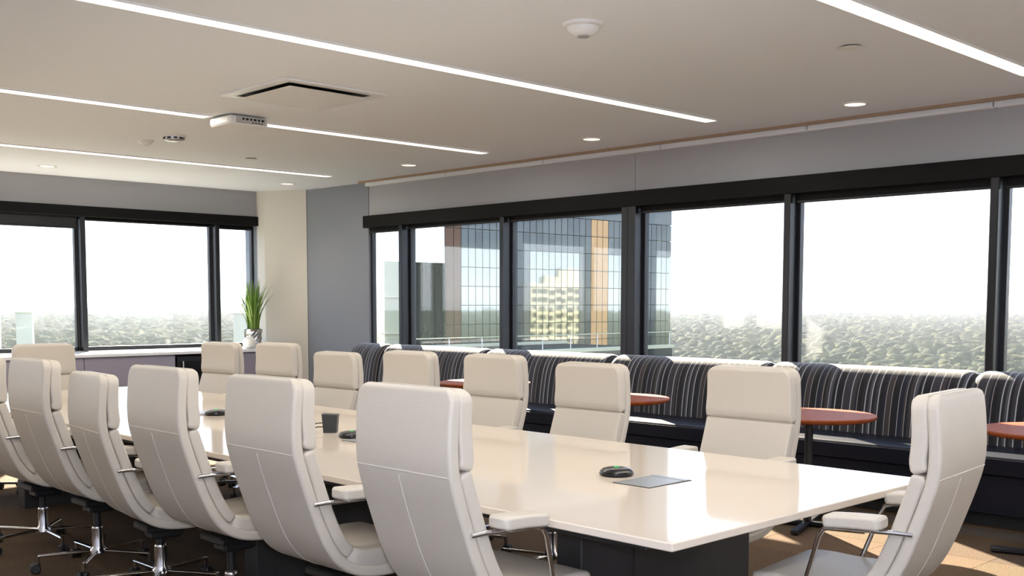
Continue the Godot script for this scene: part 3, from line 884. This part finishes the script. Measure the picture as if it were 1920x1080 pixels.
func outside() -> void:
	# forest floor out to the horizon
	var g := thing("countryside", "flat green countryside far below, out to the hazy horizon", "land", Vector3(0, GROUND, 0))
	g.set_meta("kind", "stuff")
	put("land", lathe([Vector2(0.0, -40.0), Vector2(9500.0, -40.0), Vector2(9500.0, 0.0), Vector2(0.0, 0.0)], 96, 20.0), M.ground, g)
	# tree crowns
	rng.seed = 314
	var v := PackedVector3Array()
	var ti := PackedInt32Array()
	var sph := SphereMesh.new()
	sph.radius = 1.0
	sph.height = 2.0
	sph.radial_segments = 9
	sph.rings = 5
	var arr := sph.get_mesh_arrays()
	var lump := FastNoiseLite.new()
	lump.seed = 4
	lump.frequency = 0.9
	for p in arr[Mesh.ARRAY_VERTEX]:
		v.append(p * (1.0 + 0.35 * lump.get_noise_3dv(p * 2.0)))
	ti = arr[Mesh.ARRAY_INDEX]
	var crown := make(v, ti, 80.0)
	var xf := []
	var cols := PackedColorArray()
	var wedge := [[14.0, 35.0, 1050.0], [48.0, 76.0, 800.0]]
	var patch := FastNoiseLite.new()
	patch.seed = 12
	patch.frequency = 0.004
	for w in wedge:
		for i in 15000:
			var f := rng.randf()
			var dist: float = w[2] * pow(6.5, f)
			var az := deg_to_rad(rng.randf_range(w[0], w[1]))
			var s := rng.randf_range(5.5, 10.0) * (0.8 + dist / 2600.0)
			var at := Vector3(sin(az) * dist, GROUND + rng.randf_range(0.0, 4.0), -cos(az) * dist)
			var pn := patch.get_noise_2d(at.x, at.z)
			if pn < -0.28 and rng.randf() < 0.75:
				continue
			xf.append(Transform3D(Basis(Vector3.UP, rng.randf() * TAU).scaled(Vector3(s, s * rng.randf_range(0.7, 1.15), s)), at))
			var k := rng.randf()
			var c := Color(0.014, 0.021, 0.011).lerp(Color(0.036, 0.037, 0.016), clampf(k * 0.7 + pn * 0.8, 0.0, 1.0))
			if rng.randf() < 0.06:
				c = Color(0.055, 0.052, 0.02)
			cols.append(c)
	var mm := MultiMesh.new()
	mm.transform_format = MultiMesh.TRANSFORM_3D
	mm.use_colors = true
	mm.mesh = crown
	mm.instance_count = xf.size()
	for i in xf.size():
		mm.set_instance_transform(i, xf[i])
		mm.set_instance_color(i, cols[i])
	var fo := MultiMeshInstance3D.new()
	fo.name = "forest"
	fo.multimesh = mm
	fo.material_override = M.forest
	add_child(fo)
	fo.set_meta("kind", "stuff")
	tag(fo, "hazy green forest stretching to the horizon outside the windows", "forest")
	tower()
	# pale blocks far off in the forest, seen past the counter
	for q in [[309.0, -930.0, 20.0, -4.0, "cream block in the distance at the picture's left edge"], [329.0, -900.0, 12.0, -7.0, "small pale block in the distance right of the cream block"], [524.0, -900.0, 13.0, -9.0, "pale block in the distance behind the potted grass"], [440.0, -1500.0, 24.0, -24.0, "low bluish block on the horizon between the two counter mullions"]]:
		var b := thing("distant_building", q[4], "building", Vector3(q[0], GROUND, q[1]), -0.45, "pale buildings in the forest")
		var w: float = q[2]
		var h: float = q[3] - GROUND
		put("body", plain_box(Vector3(w, h, w)), M.concrete if q[1] > -1000.0 else M.pane_grey, b, Vector3(0, h / 2, 0))
		put("roof_edge", plain_box(Vector3(w + 0.8, 1.2, w + 0.8)), M.pale_stone, b, Vector3(0, h, 0))

func tower() -> void:
	# glass tower across the way; its front stands on the plane z = -90 and mirrors sky and the office block on this side
	var z := -90.0
	var t := thing("glass_tower", "mirror-glass office tower with a gold stripe and a bronze edge, filling the middle windows", "building", Vector3(97.2, GROUND, z))
	put("body", prism([Vector2(-19.8, -0.2), Vector2(19.8, -0.2), Vector2(62.0, -40.0), Vector2(17.0, -40.0)], 0.0, 130.0), M.facade_body, t)
	var pw := 1.068
	var cell := plain_box(Vector3(pw - 0.10, 2.02, 0.24))
	rng.seed = 2
	for i in 37:
		var x := 77.4 + pw * (i + 0.5)
		for j in 8:
			var y := -5.2 + 2.1 * (j + 0.5)
			var m: Material = M.pane_grey if rng.randf() < 0.6 else M.pane_grey_b
			if x < 79.6:
				m = M.pane_bronze
			elif x > 101.2 and x < 104.5:
				m = M.pane_gold
			elif (x < 88.4 and y < 8.4) or (x > 89.8 and x < 98.4 and y < 7.8) or (x > 104.3 and x < 108.6 and y < 7.6) or (x > 114.2 and y < 7.4):
				m = M.pane_clear
			put("glass_panel", cell, m, t, Vector3(x - 97.2, y - GROUND, 0.0), Vector3(rng.randf_range(-0.0015, 0.0015), rng.randf_range(-0.0015, 0.0015), 0))
	# upper and lower floors out of the windows' view
	for s in [[11.6, 60.0], [-70.0, -5.2]]:
		put("facade_rest", plain_box(Vector3(39.5, s[1] - s[0] - 0.1, 0.2)), M.pane_grey, t, Vector3(0, (s[0] + s[1]) / 2 - GROUND, 0))
	# podium roof with a pale coping in front of the tower
	var p := thing("podium_building", "low dark podium with a pale coping at the foot of the glass tower", "building", Vector3(76.0, GROUND, -80.0))
	put("body", plain_box(Vector3(36.0, 66.6, 16.0)), M.roof, p, Vector3(0, 33.3, 0))
	for s in [-1, 1]:
		put("coping", plain_box(Vector3(36.4, 0.35, 0.6)), M.pale_stone, p, Vector3(0, 66.75, s * 7.9))
	put("railing", plain_box(Vector3(36.0, 0.09, 0.1)), M.pale_stone, p, Vector3(0, 68.3, 8.0))
	for k in 10:
		put("railing_post", plain_box(Vector3(0.07, 1.6, 0.07)), M.silver, p, Vector3(-17.6 + 3.9 * k, 67.5, 8.0))
	# lower neighbours left of the tower
	var a := thing("grey_office_block", "lower grey office block with upright fins, left of the tower's bronze edge", "building", Vector3(79.3, GROUND, -95.0))
	put("body", prism([Vector2(-2.9, 0.0), Vector2(3.1, 0.0), Vector2(28.0, -32.0), Vector2(23.0, -32.0)], 0.0, 75.9), M.pane_grey_b, a)
	for k in 10:
		put("fin", plain_box(Vector3(0.10, 30.0, 0.3)), M.facade_body, a, Vector3(-2.6 + 0.6 * k, 60.5, 0.1))
	for k in 3:
		put("floor_band", plain_box(Vector3(6.0, 0.3, 0.2)), M.facade_body, a, Vector3(0.1, 60.0 + 4.0 * k, 0.1))
	var b := thing("pale_office_block", "pale cream office block seen through the narrow pane by the column", "building", Vector3(74.4, GROUND, -95.0))
	put("body", prism([Vector2(-1.5, 0.0), Vector2(1.95, 0.0), Vector2(26.0, -30.0), Vector2(22.6, -30.0)], 0.0, 75.9), M.pale_stone, b)
	for k in 4:
		put("joint", plain_box(Vector3(3.9, 0.12, 0.3)), M.concrete, b, Vector3(0, 60.0 + 4.0 * k, 0.1))
	# the cream office block that the tower mirrors; it stands to the right of the picture
	var o := thing("cream_office_block", "cream concrete office block with a grid of windows, mirrored in the glass tower", "building", Vector3(372.0, GROUND, 176.0), deg_to_rad(25.0))
	var bw := 27.0
	put("body", plain_box(Vector3(bw, 80.0, 10.0)), M.concrete, o, Vector3(0, 40.0, 0))
	put("roof_house", plain_box(Vector3(9.0, 7.0, 8.0)), M.concrete, o, Vector3(7.0, 83.5, 0))
	put("roof_house", plain_box(Vector3(6.0, 3.5, 8.0)), M.concrete, o, Vector3(-1.0, 81.7, 0))
	for i in 6:
		for j in 11:
			put("window", plain_box(Vector3(3.0, 2.3, 0.4)), M.dark_window, o, Vector3(-bw / 2 + 2.5 + 4.4 * i, 76.6 - 3.9 * j, -5.0))

func haze() -> void:
	var f := FogVolume.new()
	f.name = "haze"
	f.size = Vector3(9300, 175, 19000)
	f.position = Vector3(4900, 18, 0)
	var fm := FogMaterial.new()
	fm.density = 0.00005
	fm.albedo = Color(0.96, 0.975, 1.0)
	f.material = fm
	add_child(f)
	f.set_meta("kind", "stuff")
	tag(f, "thin blue-white haze over the distant forest", "haze")

# ------------------------------------------------------------------

func _ready() -> void:
	# camera: level-ish view into the corner, lens shifted up
	var cam := Camera3D.new()
	cam.name = "camera"
	cam.projection = Camera3D.PROJECTION_FRUSTUM
	cam.near = 0.05
	cam.far = 30000.0
	cam.size = 2.0 * cam.near * 540.0 / 2040.0
	cam.frustum_offset = Vector2(0, cam.near * 180.3 / 2040.0)
	add_child(cam)
	cam.position = Vector3(0, 1.42, 0)
	cam.rotation = Vector3(-0.0750, -0.7710, 0.001)
	cam.current = true
	# bright hazy sky
	var sky := ProceduralSkyMaterial.new()
	sky.sky_top_color = Color(0.60, 0.74, 0.96)
	sky.sky_horizon_color = Color(0.95, 0.975, 1.0)
	sky.sky_curve = 0.2
	sky.ground_bottom_color = Color(0.45, 0.5, 0.5)
	sky.ground_horizon_color = Color(0.9, 0.95, 0.98)
	sky.sky_energy_multiplier = 1.0
	var env := Environment.new()
	env.background_mode = Environment.BG_SKY
	env.sky = Sky.new()
	env.sky.sky_material = sky
	env.background_energy_multiplier = 3.6
	env.tonemap_mode = Environment.TONE_MAPPER_LINEAR
	env.tonemap_exposure = 1.0
	env.sdfgi_enabled = true
	env.ssao_enabled = true
	env.ssil_enabled = true
	env.volumetric_fog_enabled = true
	env.volumetric_fog_density = 0.0
	var we := WorldEnvironment.new()
	we.name = "world"
	we.environment = env
	add_child(we)
	# sun: over the corner column, 27 degrees up, through both window walls
	var sun := DirectionalLight3D.new()
	sun.name = "sun"
	var el := deg_to_rad(27.0)
	var travel := Vector3(-0.55 * cos(el), -sin(el), 0.835 * cos(el))
	add_child(sun)
	sun.look_at_from_position(Vector3.ZERO, travel, Vector3.UP)
	sun.light_energy = 18.0
	sun.light_color = Color(1.0, 0.95, 0.86)
	sun.light_angular_distance = 0.6
	sun.shadow_enabled = true
	sun.sky_mode = DirectionalLight3D.SKY_MODE_LIGHT_ONLY
	materials()
	setting()
	ceiling_fittings()
	camera_flash()
	table()
	chairs()
	banquette()
	round_tables()
	counter()
	outside()
	haze()
